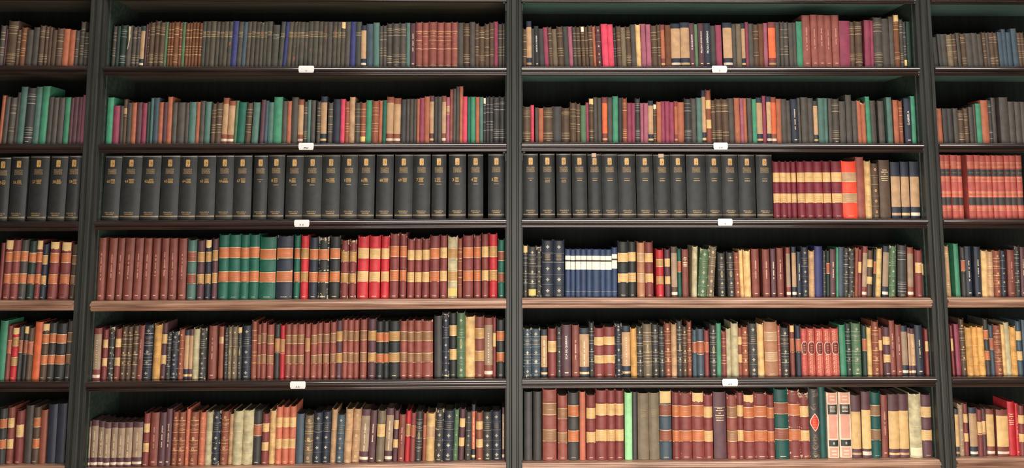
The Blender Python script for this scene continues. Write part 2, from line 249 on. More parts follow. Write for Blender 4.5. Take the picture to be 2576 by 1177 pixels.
DATA = """
# 0 A
> 260 40
=130 @.075 210 180 eg 280 190 D 400 165 Dh 500 175 eJ 585 190 eh 665 185 eh 750 185 aCD 790 150 u 830 115 ng
925 108 nh 1030 80 nh 1130 110 nh @.075 1180 110 f 1240 110 cg 1300 110 cg 1400 102 ch 1460 110 cg @.06 1520 112 f
1600 115 cg 1650 120 cg 1715 105 cg 1775 110 cg 1840 112 cg 1910 97 es 2000 95 es 2100 95 es 2170 98 es 2250 98 es
2330 98 es 2410 95 es @.075 2520 90 B
> 600 40
35 100 es 120 105 S @.08 195 100 es 275 95 es 365 100 es 440 105 esW 515 100 es 610 98 es @.05 740 165 Ds
825 100 es @.1 900 105 B 985 105 es @.08 1065 98 esW 1125 102 es 1220 105 es @.05 1300 110 es 1395 95 es 1495 95 es 1580 96 es
1670 100 es @.04 1765 105 e 1855 100 es 1930 105 es 2015 105 esP 2110 105 e @.035 2220 100 B 2330 105 es 2430 175 aCb
> 940 40
@.01 -11 145 S 105 125 t 170 178 eg 245 172 eg 355 130 eh 495 132 eh 615 130 eh 690 125 t 800 128 uv 920 112 Ml 1050 112 Ml
1200 106 Ml 1340 110 Ml 1485 112 Ml 1600 112 Ml 1710 125 e 1835 118 nh 1930 112 e 2005 132 ng 2115 185 nh 2205 138 ng
2295 108 ng 2370 103 p 2455 135 eg @0 2520 130 eg
# 0 B
> 1300 40
=95 @0 190 230 ng 290 90 aCb 345 230 k @-.02 435 185 Kt[MORTA_E_VIRGEM] 535 235 k @-.05 620 210 p 700 200 ng 795 240 l 910 190 ng 1010 195 k
1090 195 q 1160 195 eg 1250 192 ng 1320 195 ngP 1390 190 ng 1470 175 ng 1530 180 oW 1640 175 ud @-.055 1760 150 R 1870 155 R
1925 200 kg 2010 185 ng 2100 210 l 2200 188 nh 2295 155 e 2390 150 yW @-.045 2485 145 q 2580 155 q
> 1640 30
120 248 ng 185 230 ng 265 235 oCm 380 245 c @-.03 560 215 aCb 730 198 aCb 835 205 ut[O_MANDARIM] 900 225 f 1010 212 ut[PROSAS_BARBARAS]
1140 210 bt[PROSAS_BARBARAS] 1240 255 k @-.04 1355 242 p =1375 1550 200 aCb 1625 220 e 1725 220 l 1800 208 aCb 1860 190 p 1955 215 e
2060 220 ng 2155 215 c 2235 200 q 2375 190 OCm 2460 190 e @-.03 2530 180 eg 2620 185 eg
> 1980 30
=50 @-.04 140 200 e 205 195 e 320 175 g 475 55 Mv 605 50 Mv 740 55 Mv 880 55 Mv 1020 55 Mv 1220 165 p 1315 170 nh 1455 168 nh =1500
1620 150 p @-.03 1680 155 p 1845 92 eh @-.05 1985 120 e 2075 80 e 2180 45 chP 2250 125 eh 2310 168 kgQ 2390 175 D
# 1 A
> 260 225
=30 @.055 155 148 g 280 305 p 350 305 e 415 185 nB 510 245 e 600 245 o 700 238 u 800 250 p 855 230 D 910 155 t 1020 150 S
1105 235 o 1190 235 u @.05 1280 135 o 1375 240 e 1530 240 e 1605 245 e @.05 1735 235 t 1810 230 o 1900 212 e 2015 228 t
=2030 2120 255 ng 2235 240 ng @.06 2345 155 aCc 2470 210 aCc @.07 2530 205 f
> 600 225
105 238 T @.08 220 240 ng =235 360 240 t =385 @.07 465 190 u 535 205 S @.045 645 235 t 810 138 g @.035 910 215 e 990 215 o
1115 145 e 1220 185 aCc 1295 215 eh 1360 195 t 1450 200 e =1475 1550 215 eg @.03 1670 128 aCb =1690 1785 240 eg 1930 180 b 2015 178 R
2100 208 cg 2205 140 a 2310 235 eg 2415 235 cgQ @.025 2530 200 g
> 940 215
85 280 cg 155 280 o @.03 230 275 T 365 210 aCc 505 235 aCc 610 260 k 675 250 e 750 248 e 815 248 e 870 248 o @.015 960 232 p
1060 205 o 1140 190 aCu 1215 205 k 1295 205 e @.01 1375 192 aCc 1445 215 qB 1505 65 M 1565 55 e 1630 15 e @.01 1695 15 o 1780 205 R
1845 210 T 1940 205 g 2015 212 o 2090 210 t 2140 225 kgP @0 2205 205 kg 2280 205 kg 2400 205 kh 2520 205 kh
# 1 B
> 1300 225
=95 @-.005 270 315 nh 335 292 R =350 415 338 e 515 350 o 690 325 nh 855 320 k 1020 335 nh 1135 240 ng 1220 255 ng @-.01 1325 300 f
1385 240 p @-.015 1475 160 nhP 1545 140 e 1635 150 e 1735 145 OCm 1835 145 e 1940 125 g 2020 155 K 2110 155 ch 2195 250 p 2270 250 p
2360 160 kh 2425 255 q 2510 255 q @-.01 2610 210 aCb
> 1640 225
100 270 nhP 190 230 o 260 222 p 345 222 p @-.02 435 235 p 500 220 oCm 630 235 o 765 165 kh @-.02 865 165 e 970 155 t 1050 10 aCb
1150 0 cAy 1240 185 nh 1360 170 nh 1490 170 nh @-.045 1600 160 e 1705 155 o 1775 160 q 1840 160 o 1930 160 e 2015 180 g 2130 150 aCb
2200 118 p 2290 130 aCb 2395 138 OCc @-.03 2490 172 o 2600 175 e
> 1980 225
=24 105 200 e @-.05 235 178 bv 290 155 e 420 145 e 530 160 e 615 210 aCk 735 160 t 805 160 t 880 165 e @-.03 1020 168 eh
1140 220 e =1150 1265 98 e 1365 215 e 1450 205 o 1540 240 oW 1625 130 g @-.06 1730 205 e =1775 1890 212 e =1935 2035 145 t =2065 2165 195 o
2240 205 cg =2265 2400 165 bt[GABRIELA] @-.05 2485 122 g
# 2 A
> 240 380 6.44
=85 @.07 365 70 KE[60] =372 700 65 KE[61] @.06 1015 65 KE[62] =1025 1325 62 KE[63] 1610 65 KE[64] @.04 1920 62 KE[65] =1930 2215 60 KE[66] @.03 2510 60 KE[67]
> 620 380 6.539
=90 @.035 325 60 KE[s] =335 605 55 KE[8a] =625 915 60 KE[9a] @.025 1225 58 KE[10a] 1525 55 KE[70] =1532 1815 52 KE[1a] 2095 50 KE[6a]
> 920 380 6.539
=158 @.02 445 50 KE[68] =465 765 48 KE[69] 1060 46 KE[7a] =1075 1320 45 KE[2a] =1360 1648 42 KE[3a] =1680 1935 42 KE[4a] @0 =2010 2290 38 KE[5a]
# 2 B
> 1300 380 6.539
=95 @-.003 355 35 KE[s1] =385 635 33 KE[s3] =660 905 33 KE[s3] @-.015 =918 1170 35 KE[s2] =1180 1412 37 KE[s2P] 1680 38 KE[s2] @-.025 1975 40 KE[s2] =1985 2265 42 KE[s2]
> 1640 380 6.539
=45 @-.025 320 48 KE[s2P] 575 42 KE[s2] =585 910 45 KE[s2] @-.03 1170 48 KE[s2] 1445 48 KE[s2] 1725 50 KE[s2] =1735 2005 53 KE[s2]
> 1930 390 6.133
=105 @-.03 213 90 mAy 315 90 mAy 395 90 mAy 475 90 mAy =480 600 88 mAy 740 85 mAy 885 85 mAy 1012 85 mAy @-.045 =1016 1180 83 mAy
1405 85 OAa 1530 25 M 1630 85 yRW 1750 115 nRd 1915 75 nX =1930 @-.04 2075 105 aCb =2085 2215 100 aCb =2230 2375 98 aCb
# 3 A
> 230 580 6.361
=35 @.07 190 110 jv =220 350 115 jv =370 475 115 jv =490 635 112 jv =650 780 115 jv @.06 =800 920 118 jv =945 1060 118 jv =1080 1200 118 jv =1220 1345 118 jv @.035 =1370 1500 120 jv
=1515 1660 135 tAc =1672 1790 140 uAl =1800 1898 135 bAlP =1905 2000 118 uAl =2010 2175 56 TAo
> 540 580 6.361
390 52 TAo 535 52 TAo 695 52 TAo =703 965 88 TAo =975 1235 70 bAoW =1250 1350 65 TAo =1358 1485 68 rAl =1495 1640 95 bAo @.025 =1645 1815 88 KAoU =1822 1990 80 KAoW =2000 2130 140 mAlU =2140 2255 135 mAlU
> 860 580 6.133
=228 @.025 400 75 rAyW =412 580 70 rAy =590 720 72 rAyW =730 870 35 mAoW =880 990 32 mAoW =1000 1110 115 mAyW =1115 1225 110 mAyW =1230 1345 108 mAyW @.015 =1350 1500 65 mAo
=1508 1620 62 mAy =1630 1780 80 iAlUQ =1785 1855 105 cgR =1865 2025 62 mAo =2035 2145 60 mAoW =2155 2265 38 mAy @0 =2272 2400 40 rAl =2408 2530 128 TAc
# 3 B
> 1300 590 7.132
=100 @0 200 185 kgdP =205 350 200 kgdQ 445 200 kdU =452 655 88 bdRT 860 92 bdRT =872 970 255 NV 1055 260 NV 1145 255 NV 1255 258 NV 1352 258 NV 1500 258 NV 1592 262 NV 1710 262 NV 1808 225 NV
@-.005 =1815 2005 112 KAy 2150 112 KAy =2165 2305 125 FAa =2312 2460 118 mAy
> 1640 600 7.576
=95 @-.02 240 195 rAl =258 365 190 uAy =380 495 150 xCn =502 580 178 THo =590 712 200 jX =760 @-.02 860 140 iU =875 @.055 1045 180 fUd 1185 135 lUd @.055 =1276 @-.01 1415 260 kdO @-.04 =1460 1595 250 kdO
@-.05 1695 245 cd 1768 205 yU 1900 215 yU @-.03 =1925 2070 195 jv =2130 2270 200 jv =2290 2390 190 uv =2402 2525 175 jv
> 1980 600 6.962
=3 @-.03 80 150 xCm =100 180 140 aCb =186 262 225 bv 390 135 bdR 492 205 aR @-.015 630 130 B =640 700 200 kd 765 200 DHo 865 180 uv @-.005 908 150 g 995 145 S
@0 1085 150 kgd 1185 160 kdU @.01 1245 150 cW 1310 175 mHy @.02 1395 130 xCm 1500 190 nAy 1550 170 KHo @.03 1660 160 yR =1672 1780 125 xCb @.02 =1790 1910 115 fUd @0 =1945 2098 102 kh @-.01 =2130 2235 150 xCc
@-.02 =2260 2385 190 mHy @-.04 2450 220 KHy
# 4 A
> 220 800 7.357
=25 @.055 222 180 xCmt =238 335 195 mAy =342 445 150 kdU =460 575 180 jAy =582 690 140 ndg 785 140 ndg 900 125 ndg 1000 130 jv @.065 1165 100 bdgW =1172 1320 105 yR =1325 1430 75 uAy @.055 1515 240 kdgW
1655 235 bdU @.05 1755 190 cd 1840 215 aCb 1920 205 aCu 2045 180 iR 2180 165 kdU @.04 =2220 2370 135 jv =2400 2490 155 cB
> 560 800 6.962
=10 @.03 75 150 kdg 145 130 lOd 245 130 lOd 320 145 kOdP =322 480 115 bdR =488 582 35 cgW 660 95 MAl 750 65 MAl =760 880 92 MAl =890 985 95 kHl =988 1075 112 rHl =1078 1185 90 MAl 1292 90 MAl 1415 88 MAl =1428 1520 85 MHl
=1528 1640 92 MAl 1730 65 MAl =1740 1855 65 MAl =1865 1975 52 MAl 2085 25 uAl 2175 12 MAl 2280 12 MAl 2375 15 MAl @.02 =2392 2515 5 MAl
> 920 785 7.133
=25 @.015 180 105 uAl 315 145 KAo 410 145 KAo 605 140 KAl =610 740 140 MAl 865 128 MAl 1018 128 MAl 1205 130 MAlW @0 =1228 1375 60 k 1500 0 bdU 1635 0 KAy 1785 -5 fOd 1960 65 yU 2128 62 jAl 2280 95 xCjt 2338 78 mHy =2345 2510 118 KAo
# 4 B
> 1300 800 7.36
=110 @-.005 272 178 SdgU 442 175 SdgW =450 570 205 aCbv =580 740 175 mHy 835 150 kd 1012 118 ut[ECA_DE_QUEIROZ] =1025 1165 125 jv 1345 180 aCbv 1440 70 kgd @-.01 1620 165 mAy 1828 145 mAy 1960 90 bdU 2118 140 aCbt 2235 175 yR 2348 140 kdgW 2515 90 lOg
> 1640 800 7.36
=15 @-.025 145 100 kdg 250 140 kdg 370 75 cdg 475 95 aR 575 35 kOgd 668 140 ngd 755 55 cdg @-.018 =758 842 200 SHo 980 180 SHo 1075 210 mHo =1082 1212 110 kOdg 1302 95 g 1395 225 mgW 1480 190 i @-.02 1617 75 iW 1690 165 cAy 1808 145 cdg
=1812 1977 85 kdR @-.035 2102 95 yU 2345 50 FAa 2410 120 Md 2560 160 kdg
> 1980 800 6.962
=75 @-.035 158 115 jHoP =170 268 115 bHo 385 165 VY 520 165 VY 660 165 VY 800 165 VY 945 165 VY @-.05 =950 1058 115 g 1160 80 Dgd 1325 75 fgdR @-.035 =1335 1420 115 DHo 1515 145 yR 1635 45 cdg 1705 155 cHy 1835 140 uAy @-.045 1932 42 jv 2035 110 jv 2145 130 xCb 2195 165 aCu 2285 180 aCuv 2418 120 bv @-.055 =2445 2532 180 mHy
# 5 A
> 200 1010 7.047
=50 @.055 170 345 xCuv 295 330 xCuv 405 350 xCuv 525 365 xCuv 640 370 xCuv 770 370 xCuv 905 365 xCuv 1080 365 xCuv =1095 1205 190 mAy =1215 1365 190 jv =1375 1500 185 uv 1600 120 uv =1605 1712 165 cdg 1842 165 cdg =1847 1922 110 od 2078 160 cdg =2085 2202 170 od 2322 160 iR 2465 150 bdU
> 550 1010 6.962
=5 @.05 145 150 cdg 228 200 aR 398 140 iR 582 130 iR 728 135 kHo =735 862 190 mAy 977 140 yUd 1092 70 oAy 1212 75 oAy 1332 60 oAy @.035 1472 210 S =1480 1637 220 ldg 1792 170 bdR 1937 150 bdR 2042 120 aR 2177 210 SdR 2312 110 ad 2452 110 ad @.06 2610 130 xCuv
> 910 1010 6.962
=108 225 145 uv =235 382 140 lHy =390 522 110 xCuv @.05 =530 617 140 uAy =625 738 220 jv =745 832 140 rHl 927 180 mHo 1042 150 kOg =1050 1117 190 cHo @.03 1267 185 yHa 1417 110 kdU 1592 135 bdR 1678 120 fd =1685 1787 115 uAy @.04 =1800 1912 165 kd =1920 1987 50 oCbv @0 =2000 2122 170 cAy 2282 160 kdR @-.01 2445 150 bd =2455 2535 100 xCuv
# 5 B
> 1300 970 5.687
=105 @0 225 85 k =235 358 80 k =368 572 42 MAl =585 728 125 MAl =735 892 85 kAo =900 987 85 oT =998 1132 120 mAy 1292 50 mAy 1412 50 mAy @-.005 1537 55 mAy =1550 1657 95 h 1738 90 k 1898 100 lT 2047 95 lT
> 1660 970 5.687
=5 @-.015 180 65 SAcP =185 297 75 mAo 472 85 mAoW 642 85 mAoP 772 110 mAyW =782 967 90 uX =975 1122 115 MAyW 1212 80 mAy 1367 115 mAoP 1552 90 mAoW 1657 115 mAo @-.03 1857 35 TAc 2027 50 mAoU
> 2000 970 5.687
=95 @-.04 227 90 mAyU 377 30 kZ 467 15 D =480 642 95 wN =655 832 95 wN @-.035 970 135 yGu 1102 80 yGu 1247 80 TAn =1258 1352 130 jv @-.03 1507 115 yGu 1642 115 yGu =1652 1832 100 iUQ @-.04 1987 115 uAy
# 0 L
> 0 0 2.9425
=-25 @.1 15 185 eg 30 212 u 105 150 nh 135 215 ng 175 200 cg 225 218 e 270 200 e 310 185 nh 340 190 nh 365 200 n 400 220 n 450 205 ng 495 212 o 540 218 o 570 220 eg 605 155 eg @.08 640 230 eg
# 1 L
> 0 0 2.9425
=-20 @.11 5 705 o 40 715 e 88 715 eg 115 680 e 165 640 t 230 645 kh 275 640 t 330 635 g 370 715 e 410 720 e 455 720 e @.08 495 718 g 520 720 u 555 715 u 585 715 u 612 700 q
# 2 L
> 0 380 5.883
=-100 @.07 98 85 KE[55] =110 360 75 KE[56] =385 670 65 KE[57] =690 945 65 KE[58] 1145 60 KE[59]
# 3 L
> 0 590 5.883
=-50 @.08 5 120 m =10 130 70 mAoP 250 65 mAo 365 65 eAo 480 80 DAo 570 75 mAoP 655 130 bAl =675 815 95 mAoP =840 990 100 mAoP =1005 1095 130 nAn
# 4 L
> 0 790 6.196
=-70 @.08 55 100 g 130 165 jHo 240 200 rAlP 310 175 kHo 385 180 kHoP 475 200 nHo 595 120 O 710 135 nAoP 820 120 kAo 980 130 KAo 1080 90 eAn
# 5 L
> 0 1000 6.65
=-60 @.06 78 165 kAo =85 203 140 jAy =225 358 200 mHy =365 498 130 e =505 632 140 nAo 742 200 c 898 110 b 1060 95 b
# 0 R
> 2200 0 2.9425
=435 @-.1 452 300 e 485 270 k 512 250 k 552 250 e 595 250 lg 628 245 ng 655 240 e 692 245 nh 742 245 e 785 242 e 820 248 e 847 235 ng 870 240 e 905 235 nh 935 235 nh 970 235 S 1000 212 S 1035 235 S 1075 210 S 1102 238 ng 1135 235 ng
# 1 R
> 2200 0 2.9425
=470 @-.07 485 800 o 517 800 o 557 800 k 597 800 k 633 800 e 680 808 nh 713 795 ng 747 790 e 765 770 e 805 765 g 860 740 o 890 735 kh 920 720 e =945 1010 718 e 1055 750 e 1100 752 e 1140 752 e
# 2 R
> 2336 380 5.883
=215 @-.055 287 52 VF 368 52 VF 470 55 VF 540 58 VF =612 720 55 VF 802 55 VF 900 60 VF 980 60 VF 1058 60 VF 1170 60 VF 1257 60 VF 1348 60 VF 1435 60 VF
# 3 R
> 2336 590 6.196
=300 @-.07 372 165 ah =445 522 140 g =540 614 185 kHo 707 180 bv =740 842 185 bv @-.04 =848 945 240 yU 1042 250 agR 1147 240 cdg 1237 235 bdR =1265 1377 235 jv 1457 170 kdgW 1530 190 uv
# 4 R
> 2336 780 5.883
=372 @-.07 410 215 mHy =430 502 205 p 582 120 ndg 682 240 yR 767 235 yR 867 240 yR 942 125 kAo 1007 210 SHo 1117 210 cdg 1172 210 y 1257 180 i 1347 240 yR 1430 150 SAy 1500 140 S
# 5 R
> 2376 990 6.295
=195 @-.05 257 240 yCk 342 160 xdW 415 150 mAy 542 215 aCb 627 235 mHy 692 225 uHy =700 828 245 yCj =850 1037 250 yCj =1045 1157 125 rX 1203 150 rv =1208 1310 175 mAy
"""
# ------------------------------------------------------------------ the books
# one entry per book, read off the photograph: «right edge, top, colour + binding», «=» a gap, «@» the slant
PAL = dict(k=(70, 67, 64), K=(50, 52, 51), e=(86, 79, 71), n=(98, 75, 57), c=(158, 84, 60), j=(144, 74, 60), M=(166, 85, 71), m=(146, 67, 62),
           r=(218, 48, 55), R=(240, 72, 98), p=(160, 64, 88), q=(178, 96, 114), g=(68, 152, 112), f=(92, 128, 88), D=(44, 64, 55), T=(32, 104, 84),
           t=(86, 124, 112), S=(74, 92, 104), b=(50, 56, 70), N=(50, 70, 106), B=(60, 64, 122), a=(206, 160, 114), y=(240, 192, 120), o=(192, 106, 72),
           O=(246, 110, 60), i=(204, 190, 144), l=(126, 109, 84), u=(102, 64, 70), w=(250, 222, 192), x=(174, 144, 114), h=(164, 236, 162), V=(206, 92, 80), F=(196, 132, 92))
CN = dict(k='charcoal', K='black', e='dark grey-brown', n='brown', c='reddish brown', j='rust brown', M='brick red', m='maroon', r='bright red', R='hot pink',
          p='crimson', q='mauve', g='bright green', f='olive green', D='dark green', T='emerald green', t='grey-green', S='slate blue', b='navy', N='blue', B='royal blue',
          a='tan', y='cream', o='terracotta', O='bright orange', i='pale ivory', l='olive brown', u='plum brown', w='pale cream', x='beige', h='mint green', V='coral red', F='tawny brown')
def soft(c, s=.88):
    g = .3 * c[0] + .55 * c[1] + .15 * c[2]; return tuple(g + (x - g) * s for x in c)
LC = {k: lin(soft(v)) for k, v in PAL.items()}
GOLD, SILV, PALE = lin((228, 188, 128)), lin((170, 168, 158)), lin((250, 222, 178))
DIM = lin((198, 170, 126))
TEXTS = {k: v.replace('_', ' ') for k, v in {}.items()}
def parse(txt):
    out, row, bay, x0, y0, s, cur = [], 0, 'A', 0, 0, 7.576, None
    slants = {}
    for ln in txt.strip().splitlines():
        t = ln.split()
        if not t: continue
        if t[0] == '#': row, bay, cur = int(t[1]), t[2], None; slants[row, bay] = []; continue
        if t[0] == '>':
            x0, y0 = float(t[1]), float(t[2]); s = float(t[3]) if len(t) > 3 else (6.962 if 0 else 7.576); continue
        k = 0
        while k < len(t):
            a = t[k]
            if a[0] == '=': cur = x0 + float(a[1:]) / s; k += 1; continue
            if a[0] == '@': slants[row, bay].append((cur if cur else x0, float(a[1:]))); k += 1; continue
            xr = x0 + float(a) / s
            out.append(dict(row=row, bay=bay, u0=cur if cur is not None else xr - 10, u1=xr, top=y0 + float(t[k + 1]) / s, code=t[k + 2])); cur = xr; k += 3
    for d in out:
        L = sorted(slants[d['row'], d['bay']]); u = (d['u0'] + d['u1']) / 2
        if u <= L[0][0]: d['lean'] = L[0][1]
        elif u >= L[-1][0]: d['lean'] = L[-1][1]
        else:
            for (a, p), (b, q) in zip(L, L[1:]):
                if a <= u <= b: d['lean'] = p + (q - p) * (u - a) / max(b - a, 1e-6); break
    return out
def decode(code):
    txt = None
    if '[' in code: code, txt = code[:-1].split('[')
    d = dict(col=code[0], txt=txt, st={}); k = 1
    if txt and txt[0] == 's' and txt[-1] == 'P': d['txt'] = txt[:-1]; d['st']['P'] = True
    while k < len(code):
        c = code[k]
        if c in 'AHCG': d['st'][c] = code[k + 1]; k += 2
        else: d['st'][c] = True; k += 1
    return d
def torn(rng, z0, z1, n, amp): return [(z0 + rng.uniform(-amp, amp)) for _ in range(n)]
def book_parts(w, h, dep, d, rng, fine):
    """the parts of one standing book; x 0..w, spine towards -y, foot at z 0"""
    st, c0 = d['st'], LC[d['col']]
    if d['row'] == 0 and d['col'] == 'c': c0 = lin((120, 76, 50))
    if d['row'] == 0 and d['col'] == 'M': c0 = lin((150, 86, 76))
    if d['row'] > 2 and d['col'] == 'o': c0 = lin((208, 118, 90))
    if d['row'] > 2 and d['col'] == 'y' and 'R' in st: c0 = lin(rng.choice([(232, 176, 100), (222, 186, 120), (226, 170, 96)]))
    if d['row'] == 2 and d['col'] == 'm': c0 = lin((130, 50, 60))
    if d['row'] == 2 and d['col'] == 'O': c0 = lin((255, 84, 58))
    if d['row'] == 5 and d['col'] in 'TD': c0 = lin((28, 88, 80))
    if 's' in st: c0 = lin(rng.choice([(82, 78, 68), (76, 76, 68), (88, 80, 66), (80, 74, 64)]))
    j = lambda c, a=.07: tuple(x * f for f in (1 + rng.uniform(-a, a),) for x in c)
    k_ = 1 + rng.uniform(-.1, .1); c0 = tuple(x * k_ for x in c0)
    leather = any(q in st for q in 'ghdRAHlOUWJEYZ') ; light = d['col'] in 'kKbDNSf'
    line = SILV if light else GOLD
    if d['col'] in 'en' : line = DIM
    if d['col'] in 'KkbD' and ('A' in st or 'H' in st): line = PALE
    board = c0
    bulge = min(w * (.32 if leather else .2), .009 if leather else .0055); ear = .0022 if leather and 'E' not in st else .0008
    hs = h - ear; nx = 9 if fine else 5
    bands = []                                                     # (from, to, colour, material) measured down from the head
    if 'C' in st or 'G' in st:
        cc = LC[st.get('C') or st.get('G')]; cc = j(cc); board = cc; t = (.27 if 'G' in st else .125 if d['row'] != 2 else .26) + rng.uniform(-.01, .01)
        bands += [(0, t, cc, 0), (.80 if 'C' in st else .86, 1, cc, 0), (.905 if 'C' in st else .92, .95 if 'C' in st else .955, LC['y'] if rng.random() < .6 else LC['a'], 1)]
        if d['col'] == 'x' or 'C' in st and st['C'] in 'cnj' or rng.random() < .25: bands[-1] = (.90, .955, LC['w'], 1)
    if 'V' in st: bands += [(.140, .228, lin((255, 252, 232)), 2), (.262, .428, lin((255, 252, 232)), 2), (.228, .262, LC['e'], 2), (.880, .886, SILV, 1)]
    if 'F' in st:
        for a in (.11, .13, .15, .17, .19, .35, .37, .39, .41, .57, .59, .61, .63, .65, .81, .83, .85, .87): bands.append((a, a + .009, lin((232, 150, 112)), 1))
        bands += [(.225, .335, LC['k'], 0), (.672, .792, LC['k'], 0)]
    gl = []
    if 'g' in st: gl += [(.165, .010), (.245, .006), (.335, .011), (.535, .011), (.60, .006), (.655, .006), (.72, .011)]
    if 'h' in st: gl += [(.115, .006), (.150, .011), (.205, .006), (.275, .013), (.715, .006), (.750, .012), (.800, .008), (.835, .006), (.885, .013)]
    if 's' in st: gl += [(.232, .008), (.262, .006), (.292, .012), (.330, .012)]
    if 'l' in st: gl += [(.205, .011), (.313, .008), (.402, .012), (.592, .011), (.962, .008)]
    if 'B' in st: bands.append((.20, .33, LC['a'], 1)); gl += [(.20, .01), (.37, .01)]
    if 'd' in st or 'R' in st or 'O' in st: gl += [(.225, .005), (.385, .006), (.60, .003), (.78, .003)]
    for a, t in gl:
        if rng.random() < .94: bands.append((a, a + t, j(line, .25), 1))
    if 'N' in st: bands += [(.0, 1, LC['w'], 2)]
    for a, b, c, m in list(bands):
        pass
    raised = []
    if 'R' in st or 'd' in st: raised = [.215, .395, .60, .785]
    if leather and ('A' in st or 'H' in st or 'i' == d['col']) and not raised: raised = [.185, .375, .545, .735] if 'A' in st else [.24, .52]
    cuts = {0.0, 1.0}
    for a, b, _, _ in bands: cuts |= {max(0, min(1, a)), max(0, min(1, b))}
    for a in raised: cuts |= {a - .012, a - .006, a + .006, a + .012}
    wear = (.54 if d['col'] == 'K' else .46) if 'U' in st else .30 if 'W' in st else 0
    tornh = 'P' in st or 'U' in st or 'W' in st
    if wear or tornh: cuts |= {.03, .07, .11, .15, .90, .95}
    if 'i' == d['col'] or d['col'] == 'y': wear = max(wear, .22)
    zs = sorted(cuts); zs = [zs[0]] + [b for a, b in zip(zs, zs[1:]) if b - a > 1e-4]
    def curve(t, off=0.0):                                          # t in -1..1 across the spine
        return -bulge * (1 - abs(t) ** 2.4) - off
    def S(dx, z, off=.0004):                                        # a point on the spine's face
        t = max(-1, min(1, 2 * dx / w)); return (w / 2 + dx, curve(t, off), z)
    mb = MB(); ts = [-1 + 2 * k / nx for k in range(nx + 1)]
    rows = []
    for f in zs:
        o = .0011 if any(abs(f - a) < .0065 for a in raised) else 0
        z = hs * (1 - f); r = []
        for t in ts:
            dz = 0
            if f == 0: dz = -(ear * 1.1 * (1 - t * t)) + (rng.uniform(-.002, .0012) if (tornh or wear > .2) else 0)
            r.append((w * (t + 1) / 2, curve(t, o * (1 - abs(t) ** 3)), z + dz))
        rows.append(r)
    def cf(a):
        m = (zs[a] + zs[a + 1]) / 2; c = c0
        for x0, x1, cc, _ in bands:
            if x0 <= m <= x1: c = cc
        return c
    def mf(a):
        m = (zs[a] + zs[a + 1]) / 2; mm = 3 if d['col'] in 'iya' and 'C' not in st and 'G' not in st else 0
        for x0, x1, _, k in bands:
            if x0 <= m <= x1: mm = k
        return mm
    def wf(a, b):
        m = (zs[a] + zs[a + 1]) / 2; x = wear * .55
        if (wear or tornh) and m < .15: x = max(x, wear * .5 + (.15 - m) * 1.6)
        if wear and m > .9: x = max(x, wear * .6 + (m - .9) * 1.5)
        if wear and any(abs(m - a_) < .01 for a_ in raised): x += .12
        if wear and b in (0, nx - 1): x += .10
        return x
    mb.grid(rows, cf, mf, wf, flip=True, smooth=not raised)
    # the cap of the spine at head and foot, then the two boards
    tc = [rows[0], [(p[0], .004, p[2]) for p in rows[0]]]; mb.grid(tc, lambda a: c0, wearf=lambda a, b: wear * .4)
    tc = [rows[-1], [(p[0], .004, p[2]) for p in rows[-1]]]; mb.grid(tc, lambda a: c0, flip=True)
    bt = min(.0028, w * .14)
    mb.box(0, bt, .0, dep, 0, h, board, 0, wear * .45); mb.box(w - bt, w, .0, dep, 0, h, board, 0, wear * .45)
    parts = [('cover', mb, True)]
    pg = MB(); pc = lin((112, 98, 76)) if rng.random() < .7 else lin((78, 68, 54))
    if 'x' == d['col'] or 'y' == d['col']: pc = lin((170, 140, 116))
    pg.box(bt * .9, w - bt * .9, .0035, dep - .004, .003, h - .0035, pc, 2); parts.append(('page_block', pg, False))
    dec = MB()                                                      # tooling on the spine itself
    def poly(pts, c, m=1, off=.0005, to=None): (to or dec).face([S(x, z, off) for x, z in pts], c, m)
    def strip(x0, x1, z0, z1, c, m=1, off=.0005, to=None, n=None, sm=False):
        n = n or (6 if fine else 3); q = (to or dec)
        q.grid([[S(x0 + (x1 - x0) * k / n, z, off) for k in range(n + 1)] for z in (z1, z0)], lambda a: c, lambda a: m, flip=True, smooth=sm)
    fz = lambda f: hs * (1 - f)
    def dashes(cx, z, wid, hgt, c, to=None, off=.0009, gap=.28):
        x = cx - wid / 2
        while x < cx + wid / 2 - .0006:
            l = rng.uniform(.0012, .0034); x1 = min(x + l, cx + wid / 2); strip(x, x1, z, z + hgt, c, 1, off, to, 1); x = x1 + rng.uniform(.0004, .0009)
    def words(s, cx, cz, hgt, wid, c, to, off=.0009, up=False, m=1):
        vs, fs, asp = text_polys(s); sx = min(wid, asp * hgt * 1.15) / asp
        for q in fs:
            if up: to.face([S(cx - vs[k][1] * hgt, cz + vs[k][0] * sx, off) for k in q], c, m)
            else: to.face([S(cx + vs[k][0] * sx, cz + vs[k][1] * hgt, off) for k in q], c, m)
    labels = []
    def lens(z1, z0, hw, c, m, off, to, nz=14):                     # a shape with a curved outline, hw(t) its half width at t = -1..1
        to.grid([[S(hw(-1 + 2 * q / nz) * x, z1 + (z0 - z1) * q / nz, off) for x in (-1, -.66, -.33, 0, .33, .66, 1)] for q in range(nz + 1)], lambda a: c, lambda a: m, flip=True)
    def label(a, b, c, lines, full=.995, edge=None):
        lb = MB(); z1, z0 = fz(a), fz(b); hw = w / 2 * full; cc = j(c, .05)
        strip(-hw, hw, z0, z1, cc, 0, .0006, lb, nx if fine else 4, True)
        e = edge or PALE; t = .0016
        strip(-hw, hw, z1 - t, z1, e, 1, .0009, lb); strip(-hw, hw, z0, z0 + t, e, 1, .0009, lb)
        tc_ = tuple(x * 1.25 + .05 for x in cc) if sum(cc) < 1.3 else tuple(x * .72 for x in cc)
        if fine:
            n = lines; 
            for q in range(n):
                zz = z1 - (z1 - z0) * (.22 + .62 * (q + .5) / n); dashes(0, zz, w * rng.uniform(.42, .72), .0016, tc_, lb)
        labels.append(lb)
